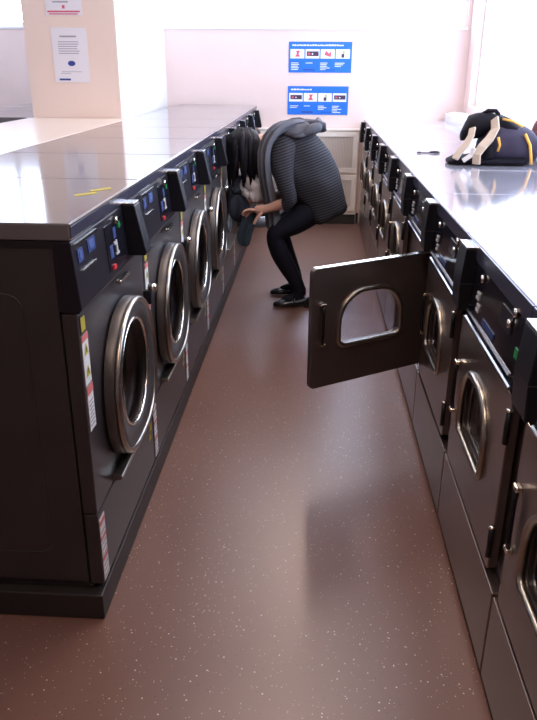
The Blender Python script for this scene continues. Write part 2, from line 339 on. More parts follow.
# ------------------------------------------------------------------ left row: washers
LP = .686; LY0 = 1.572; NL = 8; LH = 1.11; LD = .70
def strip_quad(mb, x, y0, y1, z0, z1, mi): mb.box((x, y0, z0), (x + .0015, y1, z1), mi)
def make_washer():
    # origin: floor, front plane, near end.  +x = towards the aisle, +y = along the row
    r = empty('washing_machine', (0, 0, 0), 'x', 'washing machine', 'washing machines in the left row')
    g = .004; W = LP - g; zb = .095
    cy, cz = .368, .592; R = .20
    hole = circle(cy, cz, .175, 48)
    m = MB()                                     # cabinet: side, back, embossed side panels, front fascia with the round opening
    m.box((-LD, 0, zb), (-.32, W, 1.068)); m.box((-.32, 0, zb), (-.042, .012, 1.068)); m.box((-.32, W - .012, zb), (-.042, W, 1.068)); m.box((-.32, 0, zb), (-.042, W, zb + .012)); m.box((-.32, 0, 1.05), (-.042, W, 1.068))
    m.build('cabinet', M_steel, r)
    m = MB(); holed_plate(m, 0, -.038, .001, W - .001, .33, .893, hole); m.build('front_panel', M_steel, r, .003)
    m = MB(); m.box((-.038, .001, zb + .002), (0, W - .001, .326)); m.build('lower_panel', M_steel, r, .004)
    m = MB()                                     # raised outline on the side panel
    lp = []
    for (cx, cz2, a0) in ((-.17, .90, 0), (-.60, .90, R90), (-.60, .24, 2 * R90), (-.17, .24, 3 * R90)):
        for i in range(7):
            a = a0 + R90 * i / 6; lp.append((cx + .04 * math.cos(a), -.0005, cz2 + .04 * math.sin(a)))
    m.tube(lp, .0022, 6, True); m.build('side_emboss', M_steel, r)
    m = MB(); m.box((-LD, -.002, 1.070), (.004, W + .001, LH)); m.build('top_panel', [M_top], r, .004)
    m = MB(); m.box((-.02, 0, 1.074), (.0065, W, 1.104)); m.build('top_edge_trim', M_edge, r, .002)
    m = MB(); m.box((.0042, 0, 1.1045), (.0085, W, 1.1085)); m.build('edge_highlight', M_chrome, r)  # chrome strip added for the highlight along the top's front edge
    # control panel, slightly proud and leaning
    m = MB(); m.prism([(-.042, .897), (.006, .893), (.014, .905), (.002, 1.068), (-.042, 1.068)], 1, -.001, W); cp = m.build('control_panel', M_panel, r, .003)
    def onp(z): return .014 + (.002 - .014) * (z - .905) / (1.068 - .905) + .0005
    def pq(mb, y0, y1, z0, z1, th=.002, mi=0):
        mb.add([(onp(z0), y0, z0), (onp(z0), y1, z0), (onp(z1), y1, z1), (onp(z1), y0, z1), (onp(z0) + th, y0, z0), (onp(z0) + th, y1, z0), (onp(z1) + th, y1, z1), (onp(z1) + th, y0, z1)],
               [(0, 1, 2, 3), (4, 7, 6, 5), (0, 4, 5, 1), (1, 5, 6, 2), (2, 6, 7, 3), (3, 7, 4, 0)], mi)
    for q in ((.02, .20, 1.052, 1.058), (.05, .16, .985, .989)): m = MB(); pq(m, *q, .003); m.build('panel_trim', M_chrome, cp)
    for q in ((.03, .07, 1.01, 1.042), (.11, .17, 1.015, 1.048), (.285, .315, .955, .99), (.335, .36, 1.0, 1.03)): m = MB(); pq(m, *q); pq(m, q[0] + .01, q[1] - .012, q[2] + .008, q[3] - .006, .003, 1); m.build('instruction_sticker', [M_label_b, M_label_lb], cp)
    m = MB(); pq(m, .26, .44, .925, 1.045, .0015); m.build('display_window', M_blackg, cp)
    m = MB(); pq(m, .335, .365, .955, .962, .004); pq(m, .345, .355, .962, .995, .004); pq(m, .328, .347, .984, .992, .004); m.build('panel_numeral', M_digit, cp)
    m = MB(); pq(m, .292, .312, .925, .937, .006); m.build('start_button', M_ledr, cp)
    m = MB(); pq(m, .385, .405, 1.02, 1.036, .005); m.build('ready_light', M_ledg, cp)
    m = MB(); m.tube([(onp(1.045), .37, 1.045), (onp(1.045) + .008, .37, 1.045)], .010, 12); m.build('card_slot_knob', M_chrome, cp)
    # coin box: wedge standing proud at the far end of the panel
    m = MB(); m.prism([(.001, 1.070), (.040, 1.070), (.068, .935), (.064, .922), (.008, .922)], 1, .462, .525); cb = m.build('coin_box', M_black, r, .004)
    m = MB(); m.box((.004, .464, 1.0705), (.039, .523, 1.0755)); m.build('coin_box_cap', M_chrome, cb, .002)
    m = MB(); m.box((.0145, .30, .880), (.03, .40, .892)); m.build('dispenser_handle', M_chrome, r, .003)
    # drum
    m = MB(); a = circle(cy, cz, .172, 48)
    loft_loops(m, [(-.035, a), (-.30, circle(cy, cz, .205, 48))]); m.loft([[(-.30, *p) for p in circle(cy, cz, .205, 48)], [(-.31, *p) for p in circle(cy, cz, .01, 48)]])
    for k in range(3):
        an = math.radians(90 + 120 * k); c_, s_ = math.cos(an), math.sin(an)
        m.tube([(-.06, cy + .165 * c_, cz + .165 * s_), (-.28, cy + .19 * c_, cz + .19 * s_)], .025, 8)
    m.build('drum', M_drum, r)
    m = MB(); loft_loops(m, [(-.002, circle(cy, cz, .176)), (.012, circle(cy, cz, .170)), (-.03, circle(cy, cz, .158)), (-.04, circle(cy, cz, .172))]); m.build('door_gasket', M_gasket, r)
    # door (own origin on its far hinge)
    hy = cy + .262
    d = bpy.data.objects.new('door', None); COL.objects.link(d); d.parent = r; d.location = (.006, hy, 0); d.empty_display_size = .05
    def sh(loop): return [(y - hy, z) for y, z in loop]
    outer = []
    n = 56
    for i in range(n):                          # round above, squared shoulders low down
        a = 2 * math.pi * i / n; c_, s_ = math.cos(a), math.sin(a)
        e = 2.0 if s_ >= 0 else 2.7
        k = (abs(c_) ** e + abs(s_) ** e) ** (-1 / e); outer.append((cy + .236 * k * c_, cz + .226 * k * s_))
    o2 = [(cy + (y - cy) * .86, cz + (z - cz) * .86) for y, z in outer]
    o3 = [(cy + (y - cy) * .80, cz + (z - cz) * .80) for y, z in outer]
    inner = circle(cy, cz, .160, n)
    m = MB(); loft_loops(m, [(0, sh(outer)), (.020, sh(outer)), (.034, sh(offset_loop(outer, -.008))), (.040, sh(o2)), (.034, sh(o3)), (.026, sh(inner)), (0.0, sh(inner)), (0, sh(outer))])
    dr = m.build('door_frame', M_frameL, d)
    m = MB(); m.tube([(.034, y, z) for y, z in sh(offset_loop(outer, -.010))], .0095, 8, True); m.build('bezel', M_bezel, d)
    m = MB(); m.tube([(.026, y, z) for y, z in sh(circle(cy, cz, .161, n))], .006, 8, True); m.build('inner_ring', M_chrome, d)
    m = MB(); loft_loops(m, [(.024, sh(circle(cy, cz, .158))), (.012, sh(circle(cy, cz, .120))), (.002, sh(circle(cy, cz, .06))), (.0, sh(circle(cy, cz, .004)))]); m.build('glass', G_doorL, d)
    for zz in (.72, .44): m = MB(); m.box((.004, -.012, zz), (.03, .012, zz + .045)); m.build('hinge', M_black, d, .003)
    m = MB(); m.tube([(.02, 0.004, .775), (.045, 0.004, .775)], .012, 10); m.build('hinge_pin', M_chrome, d)
    # lower edge rail under the door
    m = MB(); m.prism([(.0005, .358), (.030, .352), (.030, .340), (.0005, .334)], 1, .16, .61); m.build('drip_rail', M_bezel, r, .002)
    # stickers down the near edge
    m = MB(); x = .0005
    strip_quad(m, x, .012, .052, .835, .885, 3)
    for k in range(3): strip_quad(m, x + .001, .016 + .011 * k, .024 + .011 * k, .842, .878, 2)
    strip_quad(m, x, .012, .058, .70, .832, 0); strip_quad(m, x + .001, .012, .058, .815, .832, 1)
    for zc in (.795, .738):
        m.add([(x + .0035, .020, zc - .016), (x + .0035, .050, zc - .016), (x + .0035, .035, zc + .014)], [(0, 1, 2)], 2); strip_quad(m, x + .003, .0335, .0365, zc - .010, zc + .004, 4)
    strip_quad(m, x, .014, .060, .572, .695, 0); strip_quad(m, x + .001, .014, .060, .672, .695, 1)
    for k in range(7): strip_quad(m, x + .001, .020, .052, .585 + .011 * k, .588 + .011 * k, 5)
    m.build('warning_sticker', [M_label_w, M_label_r, M_label_y, M_steel, M_ink, M_inkp], r)
    m = MB(); strip_quad(m, x, .008, .052, .105, .305, 0)
    for zc in (.285, .235, .17): strip_quad(m, x + .001, .008, .052, zc, zc + .012, 1)
    for k in range(9): strip_quad(m, x + .001, .013, .046, .115 + .018 * k, .118 + .018 * k, 5)
    m.build('lower_sticker', [M_label_w, M_label_r, M_label_y, M_steel, M_ink, M_inkp], r)
    m = MB()
    for k in range(4): m.prism([(.612 + (k % 2) * .014, .215 + .03 * k), (.638 + (k % 2) * .014, .215 + .03 * k), (.625 + (k % 2) * .014, .243 + .03 * k)], 0, .0005, .002)
    m.build('hazard_sticker', M_label_y, r)
    return r
wash0 = make_washer()
wl = ['nearest dark steel washing machine of the left row, its whole side panel showing',
      'second dark steel washer from the near end of the left row',
      'third dark steel washer of the left row, door shut',
      'fourth washer of the left row, just nearer than the one being unloaded',
      'fifth left-row washer with its round door open and clothes coming out',
      'sixth washer of the left row, behind the bending person\'s head',
      'seventh left-row washer, second from the back wall',
      'farthest washer of the left row, closest to the back wall']
washers = []
for k in range(NL):
    o = wash0 if k == 0 else copy_tree(wash0)
    o.location = (XL, LY0 + LP * k, 0); o['label'] = wl[k]; washers.append(o)
for ch in washers[4].children:
    if ch.name.startswith('door') and ch.type == 'EMPTY': ch.rotation_euler = (0, 0, math.radians(135)); ch.location.x += .03
# the row standing back to back with it, facing the other way
for k, lb in enumerate(['nearer washer of the row facing away behind the column, only its top showing',
                        'middle washer of the row facing away at the far left', 'washer facing away at the far left, closest to the back wall']):
    o = copy_tree(wash0); o.location = (-2.66, 5.70 + .70 * k, 0); o.rotation_euler = (0, 0, math.pi); o['label'] = lb; o['group'] = 'washing machines facing away at far left'
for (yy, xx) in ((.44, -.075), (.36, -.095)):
    m = MB(); m.prism([(xx, yy), (xx + .045, yy + .05), (xx + .035, yy + .075), (xx - .012, yy + .02)], 2, LH + .0002, LH + .0012); m.build('yellow_dash', M_label_y, wash0)  # two flat yellow dashes on the nearest washer's top
# plinths and central ledge
m = MB(); m.box((XL - LD, LY0 - .03, 0), (XL + .002, LY0 + LP * NL, .082)); m.box((XL - LD + .01, LY0 + .002, .082), (XL - .03, LY0 + LP * NL, .0945))
tag(m.build('plinth', M_kick, None, .004), 'long black plinth under the left row of washers', 'plinth')
m = MB(); m.box((-2.64, 4.99, 0), (-1.96, 7.12, .0945)); tag(m.build('plinth', M_kick, None), 'black plinth under the washers facing away at far left', 'plinth')
m = MB(); m.box((-1.945, LY0 - .0, 1.085), (-1.262, 5.055, 1.108)); m.box((-1.90, LY0 + .03, 0), (-1.30, 5.05, 1.085))
tag(m.build('service_ledge', M_board, None, .003), 'cream service ledge behind the left washers, in front of the column', 'ledge')

# ------------------------------------------------------------------ right row: dryers
RP = .686; RY = 1.395; RH = 1.0; RD = .71
DW, DZ0, DZ1 = .580, .297, .770
def make_dryer():
    # origin: floor, front plane, near end. -x = towards the aisle
    r = empty('tumble_dryer', (0, 0, 0), 'x', 'tumble dryer', 'tumble dryers in the right row')
    W = RP - .006; dh = .055
    wl_ = dshape(dh + .31, .458, .662, .145, .03, .115)
    hole = offset_loop(wl_, .012)
    m = MB(); m.box((RD, 0, .03), (.36, W, .972)); m.box((.36, 0, .03), (.045, .012, .972)); m.box((.36, W - .012, .03), (.045, W, .972)); m.box((.36, 0, .03), (.03, W, .04)); m.box((.36, 0, .96), (.03, W, .972))
    m.build('cabinet', M_steel, r)
    m = MB(); holed_plate(m, 0.026, .045, .001, W - .001, .279, .80, hole); m.build('front_panel', M_steel2, r)
    m = MB(); m.box((-.001, .002, .03), (.03, W - .002, .274)); m.build('lower_panel', M_steel2, r, .003)
    m = MB(); m.box((.02, .0, 0), (RD, W, .028)); m.build('toe_kick', M_kick, r)
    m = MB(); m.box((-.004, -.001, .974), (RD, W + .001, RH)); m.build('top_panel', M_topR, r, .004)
    m = MB(); m.box((-.009, 0, .956), (-.0045, W, .998)); m.build('top_edge_trim', M_edge, r, .001)
    # lint drum
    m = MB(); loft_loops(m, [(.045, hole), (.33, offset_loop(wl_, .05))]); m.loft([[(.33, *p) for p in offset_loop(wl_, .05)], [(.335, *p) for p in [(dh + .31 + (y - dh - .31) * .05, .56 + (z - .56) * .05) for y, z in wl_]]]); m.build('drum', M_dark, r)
    # control panel leaning
    m = MB(); m.prism([(.03, .812), (-.008, .812), (-.014, .820), (-.005, .954), (.03, .972)], 1, .0, W); cp = m.build('control_panel', M_blackg, r, .003)
    def onp(z): return -.014 + .010 * (z - .82) / .15 - .0005
    def pq(mb, y0, y1, z0, z1, th=.002, mi=0):
        mb.add([(onp(z0), y0, z0), (onp(z0), y1, z0), (onp(z1), y1, z1), (onp(z1), y0, z1), (onp(z0) - th, y0, z0), (onp(z0) - th, y1, z0), (onp(z1) - th, y1, z1), (onp(z1) - th, y0, z1)],
               [(0, 1, 2, 3), (4, 7, 6, 5), (0, 4, 5, 1), (1, 5, 6, 2), (2, 6, 7, 3), (3, 7, 4, 0)], mi)
    m = MB(); m.prism([(-.009, .8125), (-.018, .8125), (-.018, .815), (-.0155, .819), (-.009, .819)], 1, .07, W - .10); m.build('panel_edge_highlight', M_satin, cp)  # satin strip standing in for the highlight on the panel's lower edge
    m = MB(); m.prism([(.026, .774), (-.008, .774), (-.008, .777), (-.004, .780), (.026, .780)], 1, .09, W - .09); m.build('door_top_highlight', M_satin, r)  # second added strip, for the highlight along the door's top edge
    m = MB(); pq(m, .24, .36, .832, .848); m.build('instruction_sticker', M_label_b, cp)
    m = MB(); pq(m, .03, .065, .862, .885); m.build('indicator_window', M_ledg, cp)
    m = MB(); pq(m, .12, .22, .89, .935); m.build('display_window', M_panel, cp)
    m = MB()
    for k in range(4): pq(m, .425 + .014 * (k % 2) - .008 * k, .455 + .014 * (k % 2) - .008 * k, .885 - .014 * k, .893 - .014 * k, .003)
    m.build('panel_marking', M_digit, cp)
    for (yy, zz) in ((.42, .935), (.13, .915), (.10, .95)): m = MB(); m.tube([(onp(zz), yy, zz), (onp(zz) - .009, yy, zz)], .010, 12); m.build('control_knob', M_chrome, cp)
    # coin box
    m = MB(); m.prism([(.0, .985), (-.036, .985), (-.044, .89), (-.041, .812), (-.005, .808)], 1, .535, .635); cb = m.build('coin_box', M_black, r, .003)
    m = MB(); m.box((-.036, .537, .9855), (-.002, .633, .9905)); m.build('coin_box_cap', M_chrome, cb, .002)
    m = MB(); m.box((-.0445, .5335, .886), (-.004, .5355, .889)); m.build('coin_box_seam', M_steel, cb)
    m = MB(); m.box((-.006, .30, .788), (.026, .45, .806)); m.build('lint_handle', M_steel, r, .002)
    # door with its own origin on the near hinge
    d = bpy.data.objects.new('door', None); COL.objects.link(d); d.parent = r; d.location = (.022, dh, 0); d.empty_display_size = .05
    win = [(y - dh, z) for y, z in wl_]
    # plate with rounded free-side corners
    m = MB(); round_plate(m, -.026, -.003, dshape(DW / 2, DZ0, DZ1, DW / 2, .02, .02, 5), win); m.build('door_panel', M_steel2, d, .003, segs=2)
    m = MB(); m.box((-.0275, .016, DZ1 - .003), (-.0015, DW - .016, DZ1 + .0015)); m.build('door_edge', M_chrome, d, .001)
    m = MB(); m.tube([(-.029, y, z) for y, z in offset_loop(win, .004)], .0105, 8, True); m.tube([(-.001, y, z) for y, z in offset_loop(win, .004)], .006, 8, True); m.build('window_rim', M_bezel, d)
    m = MB(); m.loft([[(-.016, y, z) for y, z in win], [(-.013, y, z) for y, z in win]], cap=True, smooth=False); m.build('glass', G_door, d)
    hp = DW - .045
    for zz in (.632, .476): m = MB(); m.box((-.043, hp - .012, zz - .006), (-.026, hp + .014, zz + .006)); m.build('handle_post', M_brass, d, .004)
    m = MB(); m.tube([(-.036, hp, .626), (-.038, hp, .60), (-.038, hp, .51), (-.036, hp, .482)], .006, 8); m.build('handle_grip', M_black, d)
    for (a, b) in ((.655, .735), (.345, .425)):
        m = MB(); m.tube([(-.030, -.004, a), (-.030, -.004, b)], .007, 8); h = m.build('hinge', M_black, d)
        m = MB(); m.tube([(-.030, -.004, b + .001), (-.030, -.004, b + .007)], .008, 8); m.build('hinge_cap', M_chrome, h)
    return r
dry0 = make_dryer()
dl = {-2: 'dryer nearest the camera at the right edge', -1: 'nearest dark steel dryer of the right row, cut by the right edge',
      0: 'near right-row dryer whose D-shaped window shows in full, two before the open door',
      1: 'right-row dryer just nearer than the one standing open, half behind its door', 2: 'right-row dryer with its square door swung open across the aisle',
      3: 'right-row dryer just beyond the open door', 4: 'second right-row dryer beyond the open door', 5: 'third right-row dryer beyond the open door',
      6: 'right-row dryer second from the back wall', 7: 'farthest right-row dryer, closest to the back wall'}
first = True
for k in range(-1, 8):
    o = dry0 if first else copy_tree(dry0); first = False
    o.location = (XR, RY + RP * k, 0); o['label'] = dl[k]
    if k == 2:
        for ch in o.children:
            if ch.type == 'EMPTY': ch.rotation_euler = (0, 0, math.radians(123.5))
m = MB(); m.box((XR + .01, RY + RP * 8 + .001, 0), (1.165, YB - .002, .97)); tag(m.build('filler_panel', M_louv, None), 'narrow cream filler closing the gap between last dryer and wall', 'panel')

# ------------------------------------------------------------------ back wall things
m = MB()
c = empty('vent_cabinet', (0, YB, 0), 'cream cabinet with louvred vent doors against the back wall', 'cabinet')
x0, x1, yf = -.52, .425, -.09
m.box((x0, yf, .10), (x1, -.001, .885)); m.box((x0 - .01, yf - .015, .885), (x1 + .01, -.001, .90)); m.build('carcass', M_louv, c, .002)
m = MB(); m.box((x0, yf + .03, .0), (x1, -.001, .10)); m.build('kick_board', M_skirt, c)
for (a, b) in ((x0 + .01, -.055), (-.045, x1 - .01)):
    for (za, zb_) in ((.135, .475), (.50, .875)):
        m = MB(); f = .045; yy = yf - .018
        m.box((a, yy, za), (b, yf - .001, za + f)); m.box((a, yy, zb_ - f), (b, yf - .001, zb_)); m.box((a, yy, za + f), (a + f, yf - .001, zb_ - f)); m.box((b - f, yy, za + f), (b, yf - .001, zb_ - f))
        d = m.build('vent_door', M_louv, c, .002)
        m = MB(); n = 26
        for i in range(n):
            xx = a + f + (b - a - 2 * f) * (i + .5) / n; m.box((xx - .004, yy + .004, za + f), (xx + .003, yf - .001, zb_ - f))
        m.build('louvre_grille', M_louvg, d)
m = MB(); m.box((x1 + .011, YB - .02, 0), (XR - .0, YB - .001, .10)); m.box((XL - .0, YB - .02, 0), (x0 - .001, YB - .001, .10)); struct('baseboard_back', m, M_skirt)

def poster(x0, z0, w_, h_, label, order, seed, cap_w):
    rnd = random.Random(seed)
    r = empty('wall_poster', (x0, YB - .001, z0), label, 'poster', None)
    m = MB(); m.box((0, -.004, 0), (w_, 0, h_)); m.build('sheet', M_poster, r)
    m = MB(); y = -.0048
    xx = .03                                              # heading of uneven, blurred words
    while xx < cap_w:
        l = rnd.uniform(.012, .026); hh = rnd.uniform(.010, .014); m.box((xx, y, h_ - .036), (xx + l, -.0042, h_ - .036 + hh)); xx += l + .004
    m.build('heading', M_postw, r)
    for k in range(4):
        m = MB(); bx = .022 + k * (w_ - .04) / 4
        for j in range(rnd.choice((2, 3, 5)) if k != 1 else 1): m.box((bx, y, .5 * h_ - .052 - .014 * j), (bx + rnd.uniform(.05, .09), -.0042, .5 * h_ - .046 - .014 * j))
        m.build('caption', M_postw, r)
    for k, kind in enumerate(order):
        bx = .014 + k * (w_ - .022) / 4; bw = (w_ - .022) / 4 - .010; z_a, z_b = h_ * .46, h_ * .76
        m = MB(); m.box((bx, y, z_a), (bx + bw, -.0042, z_b), 0); yy = y - .0008
        cx = bx + bw / 2; cz_ = (z_a + z_b) / 2
        if kind == 'm': m.box((bx + .012, yy, z_a + .02), (bx + bw - .008, y, z_b - .018), 1); m.box((bx + .022, yy - .0006, z_a + .03), (bx + .045, y, z_b - .03), 2); m.box((bx + .058, yy - .0006, z_a + .032), (bx + .07, y, z_b - .034), 0)
        if kind == 'p': m.prism([(cx - .022, z_a + .014), (cx + .026, z_a + .014), (cx + .012, cz_), (cx + .022, z_b - .012), (cx - .012, z_b - .014), (cx - .006, cz_)], 1, yy, y, 2)
        if kind == 'r': m.prism([(cx - .03, z_a + .03), (cx + .03, z_a + .012), (cx + .034, z_b - .014), (cx + .012, cz_ + .004), (cx - .016, z_b - .012)], 1, yy, y, 2)
        if kind == 'b': m.box((cx - .012, yy, z_a + .008), (cx + .014, y, cz_), 1); m.box((cx - .004, yy, cz_), (cx + .018, y, z_b - .012), 3)
        m.build('thumbnail', [M_postw, M_postd, M_postr, M_posty], r)
    m = MB(); m.box((w_ * .23, y, .018), (w_ * .42, -.0042, .028)); m.build('footer_print', M_inkb, r); m = MB(); m.box((w_ * .55, y, .018), (w_ * .74, -.0042, .026)); m.build('footer_print', M_poster_dark, r)
poster(-.253, 1.392, .578, .262, 'upper blue instruction poster on the back wall, four pictures in a row', 'pmrb', 3, .50)
poster(-.258, 1.022, .568, .252, 'lower blue instruction poster on the back wall, just above the bent person', 'mpbm', 5, .22)

def notice(x0, z0, w_, h_, label, top):
    r = empty('wall_notice', (x0, 5.059, z0), label, 'notice')
    m = MB(); m.box((0, -.003, 0), (w_, 0, h_)); m.build('paper', M_pap, r)
    rnd = random.Random(int(z0 * 100)); y = -.0036
    m = MB(); mr = MB()
    if top:
        for k in range(4):
            m.box((.05, y, .075 + .017 * k), (.05 + rnd.uniform(.07, .11), -.0031, .083 + .017 * k))
        mr.box((.01, y, .018), (w_ - .015, -.0031, .028)); mr.box((.02, y, .005), (w_ - .03, -.0031, .012)); mr.box((w_ / 2 - .01, y, .04), (w_ / 2 + .008, -.0031, .06))
    else:
        m.box((.055, y, h_ - .058), (w_ - .07, -.0031, h_ - .048))
        for k in range(6): m.box((.04, y, h_ - .088 - .014 * k), (w_ - .045 - rnd.uniform(0, .03), -.0031, h_ - .083 - .014 * k))
        m.box((.05, y, .065), (w_ - .05, -.0031, .068)); m.box((.04, y, .055), (.11, -.0031, .058))
        mr.prism([(w_ / 2 + .002 + .026 * math.cos(a * math.pi / 5), .118 + .017 * math.sin(a * math.pi / 5)) for a in range(10)], 1, y, -.0031)
        mr.box((.028, y, .012), (.105, -.0031, .024))
    m.build('printed_lines', M_inkp, r); mr.build('emblem' if not top else 'red_heading', M_postr if top else M_inkb, r)
notice(-1.768, 1.742, .24, .30, 'upper white notice with red print on the peach column', True)
notice(-1.748, 1.335, .236, .335, 'lower white notice with a dark blue emblem on the peach column', False)

# ------------------------------------------------------------------ the person and the laundry
from mathutils import noise
M_skin = mat('skin', (.62, .34, .25), .5); P(M_skin).inputs['Subsurface Weight'].default_value = .05
M_hair = mat('black_hair', (.006, .005, .009), .55, spec=.25)
M_legg = mat('black_tights', (.008, .009, .016), .8, spec=.2)
M_scarf = mat('grey_scarf', (.13, .14, .18), .85); noise_var(M_scarf, (.09, .095, .115), (.14, .14, .165), 14, 3, (1, 1, .3))
M_shoe = mat('black_patent', (.010, .010, .012), .14)
M_cap = mat('scarf_knot_dark', (.05, .05, .07), .8)
M_white_c = mat('white_cloth', (.80, .80, .84), .85)
M_blue_c = mat('blue_grey_cloth', (.085, .11, .16), .85)
M_teal_c = mat('teal_cloth', (.025, .045, .06), .85)
M_navy_c = mat('navy_cloth', (.02, .024, .04), .85)
def stripes(name, c1, c2, scale, rot):
    m = mat(name, c1, .85); nt = m.node_tree; tc = nt.nodes.new('ShaderNodeTexCoord'); mp = nt.nodes.new('ShaderNodeMapping'); mp.inputs['Rotation'].default_value = rot
    wv = nt.nodes.new('ShaderNodeTexWave'); wv.bands_direction = 'Z'; wv.inputs['Scale'].default_value = scale; wv.inputs['Distortion'].default_value = .6; wv.inputs['Detail'].default_value = 1
    r = nt.nodes.new('ShaderNodeValToRGB'); r.color_ramp.elements[0].color = (*c1, 1); r.color_ramp.elements[1].color = (*c2, 1); r.color_ramp.elements[0].position = .5; r.color_ramp.elements[1].position = .75
    L = nt.links.new; L(tc.outputs['Object'], mp.inputs[0]); L(mp.outputs[0], wv.inputs['Vector']); L(wv.outputs['Fac'], r.inputs[0]); L(r.outputs[0], P(m).inputs['Base Color'])
    return m
M_strA = stripes('striped_jersey', (.008, .008, .012), (.045, .043, .056), 20, (0, math.radians(18), 0))
def skin_mesh(name, chains, m, parent, sub=2, smooth=True):
    """chains: list of (root_index_or_None, [(x,y,z,r)...]); index refers to earlier vertices"""
    vs, es, rs, roots = [], [], [], []
    for root, pts in chains:
        prev = root
        for (x, y, z, r_) in pts:
            vs.append((x, y, z)); rs.append(r_); i = len(vs) - 1
            if prev is None: roots.append(i)
            else: es.append((prev, i))
            prev = i
    me = bpy.data.meshes.new(name); me.from_pydata(vs, es, []); me.materials.append(m)
    o = bpy.data.objects.new(name, me); COL.objects.link(o)
    md = o.modifiers.new('skin', 'SKIN'); md.use_smooth_shade = smooth; md.branch_smoothing = .4
    for i, r_ in enumerate(rs):
        sv = me.skin_vertices[0].data[i]; sv.radius = (r_, r_) if not isinstance(r_, tuple) else r_; sv.use_root = i in roots
    s_ = o.modifiers.new('sub', 'SUBSURF'); s_.levels = sub; s_.render_levels = sub
    if parent: o.parent = parent
    return o
person = empty('person', (0, 0, 0), 'person bending into a left-row washer, dark striped top, grey scarf, black tights', 'person')
C0 = [
 (None, [(.07, 4.52, .72, .09)]),                                                        # 0 pelvis
 (0, [(.05, 4.52, .83, .095), (-.02, 4.52, .91, .10), (-.12, 4.52, .98, .10), (-.22, 4.52, 1.02, .07), (-.30, 4.51, 1.01, .055), (-.36, 4.505, 1.00, .075), (-.425, 4.50, .965, .098), (-.455, 4.495, .905, .080), (-.465, 4.49, .86, .05)]),  # 1..9
 (0, [(.075, 4.44, .665, .08), (-.06, 4.42, .575, .078), (-.235, 4.41, .475, .058), (-.185, 4.42, .33, .056), (-.060, 4.44, .10, .036), (-.075, 4.44, .05, .036), (-.165, 4.43, .035, .022)]),   # 10..16
 (0, [(.075, 4.60, .665, .08), (-.05, 4.61, .575, .078), (-.215, 4.62, .475, .058), (-.175, 4.64, .33, .056), (-.085, 4.68, .10, .036), (-.10, 4.68, .05, .036), (-.19, 4.675, .035, .022)]),   # 17..23
 (3, [(-.18, 4.38, .98, .062), (-.17, 4.34, .84, .050), (-.13, 4.33, .69, .042), (-.20, 4.345, .665, .036), (-.275, 4.36, .638, .026), (-.325, 4.37, .630, .030), (-.355, 4.375, .627, .026)]),  # 24..30
 (3, [(-.19, 4.66, .99, .062), (-.18, 4.69, .85, .050), (-.16, 4.68, .70, .042), (-.22, 4.65, .675, .034), (-.285, 4.60, .655, .026), (-.325, 4.585, .652, .030), (-.355, 4.575, .650, .026)]),  # 31..37
]
def fingers(px, py, pz, sx, down):
    out = []
    for k, ln in enumerate((.070, .078, .074, .058)):
        oy = (-.024 + .016 * k) * sx; y = py + oy; b = .012 * k * down
        out.append((None, [(px + .012, y, pz - b * .3, .0095), (px - ln * .40, y, pz + .004 - b * .6, .0088), (px - ln * .75, y, pz - .004 - b, .0080), (px - ln * .98, y, pz - .018 - b, .0068)]))
    return out
C0 += fingers(-.355, 4.375, .630, 1, 1)
C0 += [(None, [(-.30, 4.345, .625, .011), (-.325, 4.335, .595, .0105), (-.345, 4.335, .565, .0095), (-.352, 4.338, .545, .0080)])]        # thumb, near hand, pointing down
C0 += fingers(-.355, 4.575, .655, -1, .5)
C0 += [(None, [(-.31, 4.555, .66, .011), (-.335, 4.54, .672, .0105), (-.360, 4.532, .676, .009), (-.376, 4.53, .672, .0075)])]
C0 += [(None, [(-.520, 4.494, .925, .013), (-.543, 4.492, .905, .012)]), (None, [(-.43, 4.40, .945, .018), (-.425, 4.393, .965, .013)]), (None, [(-.43, 4.60, .945, .018), (-.425, 4.607, .965, .013)])]  # nose, ears
skin_mesh('body', C0, M_skin, person)
for s_ in (-1, 1):
    m = MB(); m.tube([(-.530, 4.496 + .032 * s_, .937), (-.536, 4.496 + .032 * s_, .935)], [.010, .004], 8); m.build('eye', M_postw, person)
